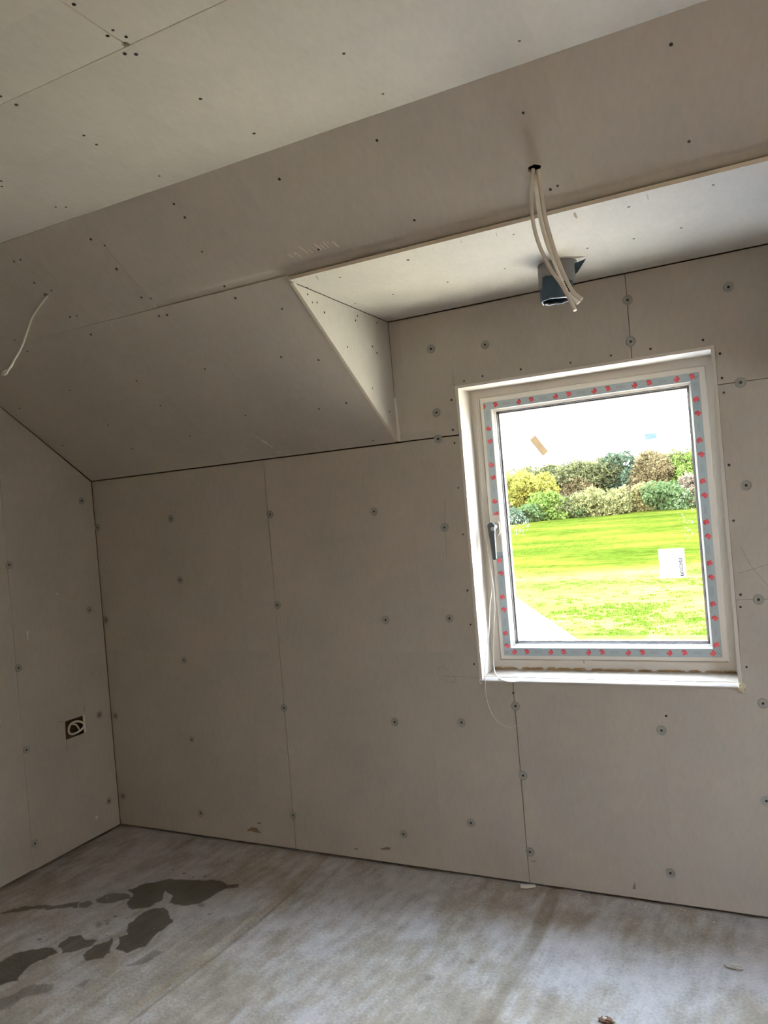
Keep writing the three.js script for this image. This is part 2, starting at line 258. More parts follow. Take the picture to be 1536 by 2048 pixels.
// ---------------------------------------------------------------- dormer
const dormerCeil = structure('ceiling_dormer', 'flat plasterboard ceiling of the dormer above the window', 'ceiling');
board(dorm, rect(XL, 0.005, XR, ZD + 0.03), dormerCeil);
screws([[2.383,0.734],[2.106,0.727],[2.396,0.392],[2.159,0.388],[1.981,0.381],[1.95,0.703],[2.762,0.732],[3.124,0.729],[3.362,0.741],[3.246,0.412],[3.093,0.409],[2.937,0.42],[2.628,0.397]], dorm, dormerCeil);
const cheek = structure('wall_cheek', 'triangular plasterboard cheek wall of the dormer', 'wall');
board(cheekL, mz([[0.003, H + 0.004], [0.003, HD - 0.003], [ZD + 0.005, HD - 0.003]]), cheek);
screws([[0.699,2.497],[0.633,2.48],[0.669,2.473],[0.583,2.451],[0.303,2.491],[0.325,2.468],[0.119,2.495],[0.417,2.342],[0.145,2.357],[0.184,2.38],[0.219,2.193],[0.069,2.103]], cheekL, cheek, ([z, y]) => [-z, y]);
const cheek2 = structure('wall_cheek', 'dormer cheek wall on the far side of the window', 'wall');
board(cheekR, [[0.003, H + 0.004], [ZD + 0.005, HD - 0.003], [0.003, HD - 0.003]], cheek2);
// ---------------------------------------------------------------- rear and right walls (unseen; brown timber finish added to cut and warm the bounce)
const sheet = (pl, pts, parent) => part('added_timber_sheet', polyGeo(pl, pts, T), M.bare, parent);
const wallRight = structure('wall_right', 'unseen wall opposite the gable wall, brown sheeting added to cut bounce light', 'wall');
for (let z = 0.003; z < RZ - 0.1; z += 1.2) { const z1 = Math.min(z + 1.197, RZ), t = q => Math.min(HC, H + q * (HC - H) / ZC) - 0.004; sheet(right, z < ZC && z1 > ZC ? [[z, 0], [z1, 0], [z1, t(z1)], [ZC, t(ZC)], [z, t(z)]] : [[z, 0], [z1, 0], [z1, t(z1)], [z, t(z)]], wallRight); }
part('masonry', box(RX + 0.04, -0.35, -0.3, RX + 0.3, 3.05, RZ + 0.3), M.block, wallRight);
const wallRear = structure('wall_rear', 'unseen wall behind the viewer, brown sheeting added to cut bounce light', 'wall');
{
  for (let x = 0.003; x < RX - 0.1; x += 1.22) sheet(rear, rect(-Math.min(RX, x + 1.217), 0, -x, HC - 0.004), wallRear);
  part('masonry', polyGeo(new Plane([0, 0, RZ + 0.04], [-1, 0, 0], [0, 1, 0]), rect(-RX - 0.3, -0.35, 0.3, 3.05), 0.26), M.block, wallRear);
}
// ---------------------------------------------------------------- floor
const floor = structure('floor', 'rough concrete screed floor with dark wet patches and trowel ridges', 'floor');
{
  const N = 2048, S = 4.096, wet = new Float32Array(N * N);
  const stains = [[[0.628,0.576],[0.665,0.501],[0.763,0.421],[0.908,0.393],[1.004,0.365],[1.065,0.387],[1.121,0.365],[1.127,0.393],[1.067,0.444],[1.063,0.493],[1.051,0.565],[0.976,0.61],[0.915,0.607],[0.878,0.549],[0.82,0.518],[0.848,0.581],[0.85,0.663],[0.783,0.701],[0.719,0.667],[0.682,0.608]],[[0.856,0.79],[0.85,0.694],[0.907,0.645],[0.988,0.694],[1.042,0.732],[1.044,0.78],[1.034,0.843],[1.058,0.911],[1.019,0.967],[0.955,0.963],[0.911,0.901],[0.919,0.867],[0.872,0.834]],[[0.193,0.919],[0.251,0.833],[0.395,0.789],[0.483,0.725],[0.514,0.766],[0.399,0.82],[0.292,0.866],[0.218,0.925]],[[0.495,0.735],[0.523,0.703],[0.562,0.724],[0.556,0.762],[0.521,0.764]],[[0.547,0.687],[0.558,0.631],[0.635,0.598],[0.7,0.626],[0.65,0.674],[0.597,0.713]],[[0.697,1.02],[0.681,0.955],[0.721,0.938],[0.789,0.96],[0.822,0.938],[0.83,0.984],[0.791,1.027],[0.761,1.062]],[[0.852,1.043],[0.84,0.981],[0.882,0.941],[0.87,0.903],[0.946,0.984],[0.949,1.044],[0.902,1.063]],[[0.491,1.275],[0.549,1.186],[0.562,1.127],[0.635,1.066],[0.692,1.04],[0.734,1.071],[0.704,1.135],[0.699,1.189],[0.744,1.258],[0.696,1.297],[0.603,1.354]],[[1.083,1.045],[1.101,0.969],[1.112,0.912],[1.16,0.921],[1.156,0.986],[1.113,1.035]],[[0.781,1.401],[0.777,1.357],[0.821,1.264],[0.9,1.228],[0.916,1.264],[0.857,1.314],[0.868,1.385],[0.844,1.408]],[[0.994,1.206],[0.998,1.163],[1.028,1.147],[1.024,1.186]],[[2.204,0.747],[2.211,0.72],[2.239,0.717],[2.246,0.745],[2.219,0.76]],[[2.643,0.707],[2.636,0.653],[2.67,0.632],[2.695,0.698],[2.666,0.719]],[[2.333,0.609],[2.339,0.588],[2.36,0.591],[2.353,0.609]],[[1.049,0.579],[1.057,0.554],[1.087,0.567],[1.08,0.592]],[[0.735,0.82],[0.746,0.791],[0.764,0.819]],[[0.715,0.851],[0.735,0.828],[0.75,0.857]]], strength = [1, 1, 0.9, 0.85, 0.85, 0.95, 1, 1, 0.6, 0.55, 0.45, 0.4, 0.25, 0.4, 0.6, 0.6, 0.6];
  const soft = [...Array(17)].map((_, k) => k < 8 ? 0.006 : 0.014);
  stains.forEach((pl, k) => {
    const xs = pl.map(p => p[0]), zs = pl.map(p => p[1]), m = 0.05;
    const i0 = Math.max(0, Math.floor((Math.min(...xs) - m) / S * N)), i1 = Math.min(N - 1, Math.ceil((Math.max(...xs) + m) / S * N)), j0 = Math.max(0, Math.floor((Math.min(...zs) - m) / S * N)), j1 = Math.min(N - 1, Math.ceil((Math.max(...zs) + m) / S * N));
    for (let j = j0; j <= j1; j++) for (let i = i0; i <= i1; i++) {
      const x0 = (i + 0.5) / N * S, z0 = (j + 0.5) / N * S, x = x0 + 0.03 * fbm(x0 * 14, z0 * 14, 3, 5) , z = z0 + 0.03 * fbm(x0 * 14, z0 * 14, 13, 5);
      let inside = false, d = 1e9;
      for (let a = 0, b = pl.length - 1; a < pl.length; b = a++) {
        const [x1, z1] = pl[a], [x2, z2] = pl[b];
        if ((z1 > z) !== (z2 > z) && x < (x2 - x1) * (z - z1) / (z2 - z1) + x1) inside = !inside;
        const ex = x2 - x1, ez = z2 - z1, t = Math.max(0, Math.min(1, ((x - x1) * ex + (z - z1) * ez) / (ex * ex + ez * ez + 1e-12)));
        d = Math.min(d, Math.hypot(x - x1 - t * ex, z - z1 - t * ez));
      }
      const v = strength[k] * Math.max(0, Math.min(1, 0.5 + (inside ? d : -d) / soft[k])); if (v > wet[j * N + i]) wet[j * N + i] = v;
    }
  });
  // spatter round the patches
  const r = rng(77);
  for (let k = 0; k < 150; k++) {
    const cx = 0.45 + r() * 0.75, cz = 0.3 + r() * 0.75, q = 0.002 + r() * r() * 0.011, st = 0.35 + 0.5 * r();
    if (fbm(cx * 3, cz * 3, 2, 2) < -0.02) continue;
    const n = Math.ceil(q / S * N) + 1, ic = Math.round(cx / S * N), jc = Math.round(cz / S * N);
    for (let j = -n; j <= n; j++) for (let i = -n; i <= n; i++) { const d = Math.hypot(i, j * 1.3) * S / N; const id = (jc + j) * N + ic + i; if (d < q && id >= 0 && id < N * N) wet[id] = Math.max(wet[id], st); }
  }
  const tile = (plain) => dataTex(N, (i, jj) => {
    const j = N - 1 - jj, x = i / N * S, z = j / N * S;
    const big = fbm(x * 1.3 + 5, z * 1.3, 0.3, 3), mid = fbm(x * 6, z * 4.2, 2.2, 4), fine = fbm(x * 95, z * 95, 5, 4), st = fbm(x * 26 + z * 3, z * 6 - x * 1.5, 8, 4);
    let v = 0.34 + 0.08 * big + 0.12 * mid + 0.10 * fine + 0.08 * st + 0.10 * fbm(x * 17 + 3, z * 14, 12, 4);
    const pale = Math.max(0, Math.min(1, (big + 0.75 * mid + 0.5 * st + 0.4 * fine + 0.16) * 2.2));          // dried laitance dust
    let c = [v * (1.08 - 0.05 * pale), v * (0.95 + 0.03 * pale), v * (0.77 + 0.18 * pale)].map(q => q * (0.90 + 0.15 * pale));
    const jb = Math.abs(x - 2.505 - 0.012 * Math.sin(z * 5) - 0.02 * fbm(z * 4, 2, 0, 3)), ja = Math.abs(x - 1.355 - 0.03 * Math.sin(z * 3.1) - 0.02 * fbm(z * 5, 7, 0, 3));
    const tr = Math.max(0, 1 - Math.max(0, jb - 0.022 - 0.012 * fine) / 0.012, (1 - Math.max(0, ja - 0.018 - 0.01 * fine) / 0.02) * 0.5);
    if (tr > 0) { c = c.map((q, k) => q * (1 - 0.25 * Math.min(1, tr)) * [1, 0.96, 0.88][k]); }
    if (fbm(x * 130, z * 130, 31, 2) > 0.33) c = c.map(q => q * 0.62);                        // pits
    const w = plain ? 0 : wet[j * N + i]; c = c.map((q, k) => q * (1 - w * [0.76, 0.78, 0.84][k]));
    return c.map(q => Math.round(255 * Math.pow(Math.max(0, Math.min(1, q)), 1 / 2.2)));
  }, true);
  const bump = dataTex(1024, (i, j) => { const x = i / 1024, y = j / 1024, v = 128 + 120 * (0.6 * fbm(x * 24, y * 24, 1, 4) + 0.5 * fbm(x * 90, y * 90, 4, 3)); return [v, v, v].map(q => Math.max(0, Math.min(255, q))); });
  const rough = dataTex(N / 2, (i, jj) => { const j = N / 2 - 1 - jj, w = wet[j * 2 * N + i * 2], v = 240 - 45 * w; return [v, v, v]; });
  bump.repeat.set(3, 3);
  const mat = std([1, 1, 1], 1, { map: tile(false), bumpMap: bump, bumpScale: 0.004, roughnessMap: rough });
  const plain = tile(true), mat2 = std([1, 1, 1], 0.9, { map: plain, bumpMap: bump, bumpScale: 0.004 });
  const heights = (x, z) => FY + 0.0035 * fbm(x * 2.2, z * 2.2, 6, 3)
    - 0.005 * Math.exp(-Math.pow((x - 2.505 - 0.012 * Math.sin(z * 5)) / 0.026, 4)) + 0.004 * Math.exp(-Math.pow((x - 2.555 - 0.012 * Math.sin(z * 5) - 0.012 * fbm(z * 12, 3, 0, 3)) / 0.009, 2)) + 0.003 * Math.exp(-Math.pow((x - 2.455 - 0.012 * Math.sin(z * 5) - 0.015 * fbm(z * 12, 9, 0, 3)) / 0.009, 2))
    - 0.003 * Math.exp(-Math.pow((x - 1.355 - 0.03 * Math.sin(z * 3.1)) / 0.02, 4)) + 0.0035 * Math.exp(-Math.pow((x - 1.387 - 0.03 * Math.sin(z * 3.1) - 0.012 * fbm(z * 9, 5, 0, 3)) / 0.007, 2)) + 0.003 * Math.exp(-Math.pow((x - 1.318 - 0.03 * Math.sin(z * 3.1) - 0.012 * fbm(z * 9, 15, 0, 3)) / 0.007, 2));
  const g = new THREE.PlaneGeometry(S + 0.05, RZ + 0.05, 480, 200); g.rotateX(-Math.PI / 2); g.translate(S / 2 - 0.025, 0, RZ / 2 - 0.025);
  const p = g.attributes.position, uv = g.attributes.uv;
  for (let i = 0; i < p.count; i++) { const x = p.getX(i), z = p.getZ(i); p.setY(i, heights(x, z)); uv.setXY(i, x / S, 1 - z / S); }
  g.computeVertexNormals(); part('screed', g, mat, floor, 'pale dust coated screed with wet patches');
  const g2 = new THREE.PlaneGeometry(RX - S + 0.05, RZ + 0.05, 4, 4); g2.rotateX(-Math.PI / 2); g2.translate((RX + S + 0.05) / 2, FY, RZ / 2 - 0.025);
  for (let i = 0; i < g2.attributes.uv.count; i++) g2.attributes.uv.setXY(i, g2.attributes.position.getX(i) / S, 1 - g2.attributes.position.getZ(i) / S);
  part('screed', g2, mat2, floor);
  part('slab', box(-0.3, -0.35, -0.3, RX + 0.3, -0.04, RZ + 0.3), M.block, floor);
}

// ---------------------------------------------------------------- window
const win = structure('window_1', 'white plastic window with protective film still on the sash', 'window');
{
  // mitred frame: profile of [inset, z]; four members
  const mitred = (name, [x0, y0, x1, y1], prof, mat, parent) => {
    const sides = [['b', x0, y0, x1, y0, 0, 1], ['r', x1, y0, x1, y1, -1, 0], ['t', x1, y1, x0, y1, 0, -1], ['l', x0, y1, x0, y0, 1, 0]], out = {};
    for (const [k, ax, ay, bx, by, nx, ny] of sides) {
      const dx = Math.sign(bx - ax), dy = Math.sign(by - ay), pos = [], uv = [];
      const A = ([d, z]) => [ax + nx * d + dx * d, ay + ny * d + dy * d, z], B = ([d, z]) => [bx + nx * d - dx * d, by + ny * d - dy * d, z];
      for (let i = 0; i < prof.length; i++) {
        const p = prof[i], q = prof[(i + 1) % prof.length], quad = [A(p), B(p), B(q), A(p), B(q), A(q)];
        for (const c of quad) { pos.push(...c); uv.push((c[0] - ax) * dx + (c[1] - ay) * dy, (c[0] - ax) * nx + (c[1] - ay) * ny); }
      }
      const g = new THREE.BufferGeometry(); g.setAttribute('position', new THREE.Float32BufferAttribute(pos, 3)); g.setAttribute('uv', new THREE.Float32BufferAttribute(uv, 2)); g.computeVertexNormals();
      out[k] = part(name, g, mat, parent);
    }
    return out;
  };
  mitred('frame', [2.255, 0.893, 3.295, 2.178], [[0, -0.225], [0, -0.152], [0.002, -0.150], [0.043, -0.150], [0.0455, -0.1515], [0.0475, -0.156], [0.0475, -0.225]], M.upvc, win);
  const sash = mitred('sash', [2.307, 0.943, 3.257, 2.131], [[0, -0.22], [0, -0.140], [0.002, -0.1365], [0.006, -0.135], [0.047, -0.135], [0.052, -0.1375], [0.058, -0.146], [0.066, -0.152], [0.068, -0.156], [0.068, -0.22]], M.upvc, win);
  mitred('gasket', [2.374, 1.010, 3.190, 2.064], [[0, -0.166], [0, -0.155], [0.003, -0.155], [0.0045, -0.166]], M.gasket, win);
  mitred('spacer_bar', [2.376, 1.012, 3.188, 2.062], [[0, -0.186], [0, -0.168], [0.009, -0.168], [0.009, -0.186]], M.spacer, win);
  const pane = (z) => { const g = new THREE.PlaneGeometry(0.818, 1.056); g.translate(2.782, 1.537, z); return part('glass', g, M.glass, win); };
  const glass = pane(-0.1665); pane(-0.188);
  // protective film: pale blue strip with a printed red emblem and ruled lines
  const print = canvas(1024, 208, c => {
    c.fillStyle = '#a9bcc4'; c.fillRect(0, 0, 1024, 208);
    const emblem = (x, y, rot) => { c.save(); c.translate(x, y); c.rotate(rot); c.scale(1.12, 1.12); c.fillStyle = '#d8a5aa'; c.strokeStyle = '#d8b4b6'; c.lineWidth = 9;
      c.beginPath(); c.moveTo(-70, -22); c.lineTo(-40, -58); c.lineTo(30, -58); c.lineTo(75, 42); c.lineTo(44, 22); c.lineTo(14, 58); c.lineTo(-40, 58); c.lineTo(-28, 20); c.closePath(); c.stroke();
      c.fillStyle = '#c8424f'; c.fill(); c.strokeStyle = '#e08a90'; c.lineWidth = 6; for (const k of [-26, 0, 26]) { c.beginPath(); c.moveTo(k - 22, -36); c.lineTo(k + 22, 42); c.stroke(); }
      c.strokeStyle = '#8d3038'; c.lineWidth = 7; c.beginPath(); c.moveTo(-70, -22); c.lineTo(-40, -56); c.lineTo(30, -56); c.stroke(); c.restore(); };
    emblem(120, 112, 1.15); emblem(480, 96, 0.12);
    c.strokeStyle = '#9d93a4'; c.lineWidth = 7; for (let k = 0; k < 4; k++) { c.beginPath(); c.moveTo(690, 72 + k * 18); c.lineTo(905, 72 + k * 18); c.stroke(); }
    c.strokeStyle = '#93989e'; c.lineWidth = 6; c.beginPath(); c.arc(300, 14, 30, 0, Math.PI); c.stroke();
  });
  print.wrapS = print.wrapT = THREE.RepeatWrapping; print.repeat.set(1 / 0.165, 1 / 0.0335);
  const filmMat = std([1, 1, 1], 0.35, { map: print });
  const strip = (a, b, w, par, off) => { // a -> b centre line, width w
    const d = [b[0] - a[0], b[1] - a[1]], L = Math.hypot(...d), u = [d[0] / L, d[1] / L], n = [-u[1], u[0]];
    const g = new THREE.BoxGeometry(L, w, 0.0004, Math.ceil(L / 0.05), 1, 1), p = g.attributes.position, uv = g.attributes.uv;
    for (let i = 0; i < p.count; i++) { const s = p.getX(i) + L / 2, t = p.getY(i); uv.setXY(i, s + off, t + w / 2); p.setXYZ(i, a[0] + u[0] * s + n[0] * t, a[1] + u[1] * s + n[1] * t, p.getZ(i) - 0.1347); }
    g.computeVertexNormals(); return part('protective_film', g, filmMat, par, 'pale blue protective film printed with red emblems');
  };
  strip([2.3235, 0.977], [3.233, 0.977], 0.0335, sash.b, 0.135);
  strip([3.2155, 0.994], [3.2155, 2.075], 0.0335, sash.r, 0.06);
  strip([2.3235, 2.092], [3.233, 2.092], 0.0335, sash.t, 0.02);
  strip([2.340, 2.075], [2.340, 1.597], 0.0335, sash.l, 0.1);
  strip([2.340, 0.994], [2.340, 1.430], 0.0335, sash.l, 0.01);
  for (const [x, y, a] of [[3.222, 0.975, 0.9], [2.338, 0.975, -0.9], [3.222, 2.088, -0.9]]) { const g = new THREE.BoxGeometry(0.0022, 0.02, 0.0015); g.rotateZ(a); g.translate(x, y, -0.1335); part('film_corner', g, M.tape, sash.b, 'curled dark film corner'); }
  // drainage slot / mark on the frame
  part('frame_mark', box(2.675, 0.925, -0.150, 2.678, 0.938, -0.1494), M.pencil, win);
  // handle
  const hd = new THREE.Group(); hd.name = 'handle'; hd.userData.label = 'dark grey lever handle hanging down, cream plate behind'; win.add(hd);
  const plate = new THREE.Shape([[-0.012, 0.035], [0.014, 0.035], [0.018, 0.03], [0.018, -0.014], [0.004, -0.034], [-0.012, -0.034]].map(p => new THREE.Vector2(...p)));
  const pg = new THREE.ExtrudeGeometry(plate, { depth: 0.006, bevelEnabled: true, bevelSize: 0.001, bevelThickness: 0.001, bevelSegments: 1 }); pg.translate(2.335, 1.532, -0.135); part('base_plate', pg, std([0.66, 0.64, 0.55], 0.5), hd);
  const hub = new THREE.CylinderGeometry(0.0125, 0.0145, 0.03, 20); hub.rotateX(Math.PI / 2); hub.translate(2.333, 1.545, -0.115); part('hub', hub, M.handle, hd);
  const lv = new THREE.Shape(); lv.moveTo(-0.0165, 0.012); lv.quadraticCurveTo(-0.012, 0.026, 0.004, 0.024); lv.lineTo(0.0135, 0.014); lv.lineTo(0.009, -0.03); lv.lineTo(0.0075, -0.135); lv.quadraticCurveTo(0.002, -0.143, -0.0045, -0.136); lv.lineTo(-0.0105, -0.055); lv.closePath();
  const lg = new THREE.ExtrudeGeometry(lv, { depth: 0.013, bevelEnabled: true, bevelSize: 0.0025, bevelThickness: 0.0025, bevelSegments: 3, curveSegments: 8 }); lg.translate(2.329, 1.54, -0.104); part('lever', lg, M.handle, hd);
  const cap = new THREE.CylinderGeometry(0.009, 0.009, 0.004, 16); cap.rotateX(Math.PI / 2); cap.translate(2.335, 1.538, -0.0865); part('key_cap', cap, std([0.4, 0.44, 0.46], 0.4), hd);
  // stickers on the glass
  const stickerAt = (name, cx, cy, w, h, rot, mat, label) => { const g = new THREE.BoxGeometry(w, h, 0.0006); g.rotateZ(rot); g.translate(cx, cy, -0.1660); return part(name, g, mat, glass, label); };
  stickerAt('sticker', 2.5545, 1.890, 0.096, 0.0335, -0.98, thin([0.8, 0.7, 0.56], 0.14, { map: paperMap }), 'tilted beige paper label');
  stickerAt('sticker', 3.0265, 1.876, 0.0475, 0.026, 0.02, thin([0.55, 0.68, 0.76], 0.17), 'small blue grey label');
  const lab = canvas(512, 600, c => { c.fillStyle = '#ffffff'; c.fillRect(0, 0, 512, 600); c.save(); c.translate(440, 385); c.rotate(Math.PI / 2 - 0.02); c.fillStyle = '#4f555f'; c.fillRect(-188, -32, 376, 64); c.fillStyle = '#ffffff'; c.font = 'bold 62px sans-serif'; c.textAlign = 'center'; c.textBaseline = 'middle'; c.fillText("O'CONNELL", 0, 2, 360); c.restore(); });
  // thin paper, lit from behind by the sky
  const labMat = new THREE.MeshPhysicalMaterial({ map: lab, roughness: 1, transmission: 0.035, thickness: 0 });
  const lg2 = new THREE.PlaneGeometry(0.099, 0.120); lg2.translate(3.067, 1.343, -0.1655); part('sticker', lg2, labMat, glass, 'white maker label with dark name strip');
  // specks of plaster on the pane
  const r = rng(31), specks = [];
  for (let k = 0; k < 230; k++) { const grp = r() < 0.5 ? 0 : 1, a = r() * 6.28, q = Math.sqrt(r()) * (grp ? 0.07 : 0.055), x = (grp ? 3.14 : 2.43) + Math.cos(a) * q * (grp ? 0.5 : 1), y = (grp ? 1.58 : 1.545) + Math.sin(a) * q * (grp ? 2.2 : 0.9); if (x < 2.38 || x > 3.172) continue; const g = new THREE.CircleGeometry(0.0004 + 0.0013 * r() * r(), 7); g.translate(x, y, -0.1660); specks.push(g); }
  const sp = part('plaster_specks', mergeGeometries(specks), new THREE.MeshPhysicalMaterial({ color: 0xffffff, roughness: 1, transmission: 0.5, thickness: 0 }), glass, 'spattered white specks on the pane'); sp.userData.kind = 'stuff';
  // foam and packing below the frame
  const rs = rng(9);
  for (let k = 0, x = 2.27; x < 3.27; k++) { const w = 0.025 + 0.06 * rs(); const g = lumpGeo(w / 2, 0.0045 + 0.003 * rs(), 0.007, k * 3.1, 0.45, 3); g.translate(x + w / 2, 0.8985, -0.147); part('packing_foam', g, M.foam, win); x += w * (0.8 + 0.7 * rs()); }
}
// reveal boards and sill
const reveal = structure('trim_1', 'white lined window reveal with raw board edges', 'window reveal');
{
  const r = rng(41), wob = (n, f) => [...Array(n + 1)].map((_, i) => f(i / n));
  const by = (t, s) => 0.0022 * fbm(t * 18, s, 0, 3) + 0.001 * fbm(t * 70, s, 0, 2);
  // left lining: edge stands a little proud of the wall
  part('reveal_board', gridGeo(new Plane([WX0 + 0.0145, 0, 0], [0, 1, 0], [0, 0, 1]), wob(60, t => 0.876 + t * 1.294), [u => [-0.149, 0.001], u => [-0.11, 0.004], u => [-0.06, 0.0015], u => [0.003 + 0.4 * by(u, 3), 0.0002 + by(u, 1)]], 0.013), [M.reveal, M.filler], reveal);
  part('reveal_board', gridGeo(new Plane([WX1 - 0.0145, 0, 0], [0, -1, 0], [0, 0, 1]), wob(60, t => -2.184 + t * 1.31), [u => [-0.149, -0.0005], u => [0.004 + by(u, 5), by(u, 7)]], 0.0135), [M.reveal, M.filler], reveal);
  part('reveal_board', gridGeo(new Plane([0, WY1 - 0.0125, 0], [1, 0, 0], [0, 0, 1]), wob(60, t => WX0 + 0.001 + t * (WX1 - WX0 - 0.002)), [u => [-0.149, 0.0], u => [-0.08, 0.003], u => [0.0035 + by(u, 11), by(u, 13)]], 0.012), [M.reveal, M.filler], reveal);
  const sillPl = new Plane([0, WY0 + 0.006, 0], [1, 0, 0], [0, 0, -1]), su = wob(90, t => WX0 + 0.004 + t * (WX1 - WX0 - 0.004));
  part('window_sill', gridGeo(sillPl, su, [u => [0.014 + 3 * by(u, 22), -0.001 + by(u, 23)], u => [0.05, 0.001 + 1.5 * by(u, 25)], u => [0.1, 0.003 + 1.5 * by(u, 28)], u => [0.149, 0.004]], 0.018), [M.shadedSill, M.shadedSill], reveal, 'window sill with the frame shade put into its beige colour');
  part('sill_lip', gridGeo(sillPl, su, [u => [-0.007 - by(u, 21), -0.013], u => [0.001 - by(u, 17), -0.005 + by(u, 19)], u => [0.013 + 3 * by(u, 22), -0.003 + by(u, 23)]], 0.018), [M.filler, M.filler], reveal, 'rough white plaster lip of the sill');  // lit front of the sill stays white, only the rear is darkened
  const lump = lumpGeo(0.014, 0.02, 0.011, 4.2, 0.5, 3); lump.translate(WX1 - 0.006, WY0 - 0.008, 0.006); part('plaster_lump', lump, std([0.72, 0.68, 0.52], 0.95), reveal, 'cream lump at the sill corner');
  const hook = tube([[2.247, 0.879, 0.006], [2.249, 0.868, 0.007], [2.257, 0.864, 0.008], [2.264, 0.871, 0.008]], 0.003, 20, 7); part('bead_end', hook, M.filler, reveal, 'curled end of the edge bead');
  for (let k = 0; k < 16; k++) { const q = part('nail', new THREE.CylinderGeometry(0.0016, 0.0016, 0.0008, 8), M.pencil, reveal); q.rotation.z = Math.PI / 2; q.position.set(WX0 + 0.0155, 0.93 + k * 0.078 + 0.03 * r(), -0.018 - 0.004 * r()); }
}

// ---------------------------------------------------------------- cables, wires, duct
{
  const grp = 'cables hanging from the hole in the slope';
  const mk = (pts, w, h, label) => { const g = thing('electrical_cable', label, 'cable', [0, 0, 0], grp); part('sheath', flatCable(pts, w, h), M.cable, g); return g; };
  const ca = mk([[2.891,2.626,0.936],[2.881,2.55,0.942],[2.881,2.474,0.949],[2.891,2.411,0.955],[2.909,2.354,0.961],[2.927,2.31,0.967],[2.95,2.27,0.974],[2.974,2.217,0.98],[2.988,2.18,0.986]], 0.0135, 0.0108, 'pale flat cable hanging lowest of the bundle above the window');
  const cb = mk([[2.905,2.619,0.936],[2.911,2.542,0.943],[2.918,2.465,0.95],[2.932,2.394,0.958],[2.947,2.335,0.965],[2.965,2.28,0.972],[2.985,2.233,0.979],[3.008,2.207,0.986]], 0.0130, 0.0105, 'pale flat cable ending furthest from the duct in the bundle above the window');
  mk([[2.894,2.625,0.92],[2.894,2.552,0.925],[2.9,2.475,0.93],[2.914,2.404,0.936],[2.933,2.34,0.941],[2.952,2.283,0.946],[2.972,2.242,0.951],[2.993,2.206,0.956]], 0.0130, 0.0106, 'pale flat cable in the middle of the bundle above the window');
  // printed marks on the sheath
  for (let k = 0; k < 6; k++) { const q = part('print', new THREE.BoxGeometry(0.0035 + (k % 3) * 0.001, 0.0042, 0.0006), M.screw, cb); const P = new THREE.CatmullRomCurve3([[2.905,2.619,0.936],[2.911,2.542,0.943],[2.918,2.465,0.95],[2.932,2.394,0.958],[2.947,2.335,0.965],[2.965,2.28,0.972],[2.985,2.233,0.979],[3.008,2.207,0.986]].map(p => V(...p))).getPoint(0.735 + k * 0.018); q.position.set(P.x - 0.004, P.y - 0.004, P.z + 0.0062); q.rotation.z = -0.95; }
  const lp = [[0.885,2.646,0.97],[0.89,2.609,1.005],[0.895,2.568,1.041],[0.9,2.53,1.07],[0.905,2.481,1.097],[0.91,2.424,1.127],[0.915,2.382,1.155],[0.92,2.349,1.182],[0.925,2.323,1.201],[0.93,2.3,1.222]];
  const loop = [...lp, [0.934, 2.288, 1.232], [0.926, 2.285, 1.238], [0.917, 2.293, 1.234], ...lp.slice(0, 9).reverse().map(([x, y, z], i) => [x - 0.016 + i * 0.0012, y + 0.002, z - 0.012 + i * 0.001])];
  const g = thing('electrical_cable', 'white doubled cable hanging alone from the slope near the left wall', 'cable');
  part('sheath', flatCable(loop, 0.0095, 0.0085, 140), M.cable, g);
  const wgrp = 'thin wires at the window';
  const wa = thing('thin_wire', 'thin white wire curling down the wall below the window sill', 'wire', [0, 0, 0], wgrp); part('sheath', tube([[2.288,2.127,-0.13],[2.285,1.899,-0.13],[2.282,1.717,-0.13],[2.276,1.578,-0.13],[2.289,1.438,-0.125],[2.301,1.338,-0.12],[2.302,1.284,-0.115],[2.291,1.193,-0.09],[2.287,1.087,-0.06],[2.274,0.97,-0.02],[2.276,0.891,0.012],[2.274,0.816,0.012],[2.291,0.741,0.012],[2.321,0.699,0.012],[2.362,0.68,0.012],[2.416,0.69,0.015]], 0.0021, 160, 8), M.cable, wa);
  const wb = thing('thin_wire', 'thin white wire ending in front of the window sill', 'wire', [0, 0, 0], wgrp); part('sheath', tube([[2.297,2.125,-0.126],[2.294,1.898,-0.126],[2.29,1.716,-0.126],[2.284,1.55,-0.126],[2.296,1.372,-0.12],[2.306,1.284,-0.112],[2.305,1.189,-0.115],[2.287,1.061,-0.12],[2.282,0.931,-0.1],[2.315,0.893,-0.03],[2.361,0.884,0.02],[2.396,0.881,0.03],[2.442,0.885,0.035]], 0.0024, 140, 8), M.cable, wb);
  // coiled cable in the socket hole of the left wall
  const pts = [...Array(20)].map((_, i) => { const a = i / 20 * 6.283; return V(0.002 + 0.006 * Math.cos(a * 2), 0.627 + 0.031 * Math.sin(a) , 0.257 + 0.052 * Math.cos(a)); });
  const cg = new THREE.TubeGeometry(new THREE.CatmullRomCurve3(pts, true), 80, 0.0058, 10, true);
  const co = thing('coiled_cable', 'white cable looped inside the socket hole in the left wall', 'cable'); part('loop', cg, M.cable, co);
  part('tail', tube([[0.0, 0.655, 0.285], [-0.01, 0.64, 0.245], [-0.025, 0.60, 0.21], [-0.04, 0.59, 0.2]], 0.005, 24, 8), M.cable, co);
  part('stud', box(-0.006, 0.582, 0.186, -0.001, 0.676, 0.198), M.core, co);
}
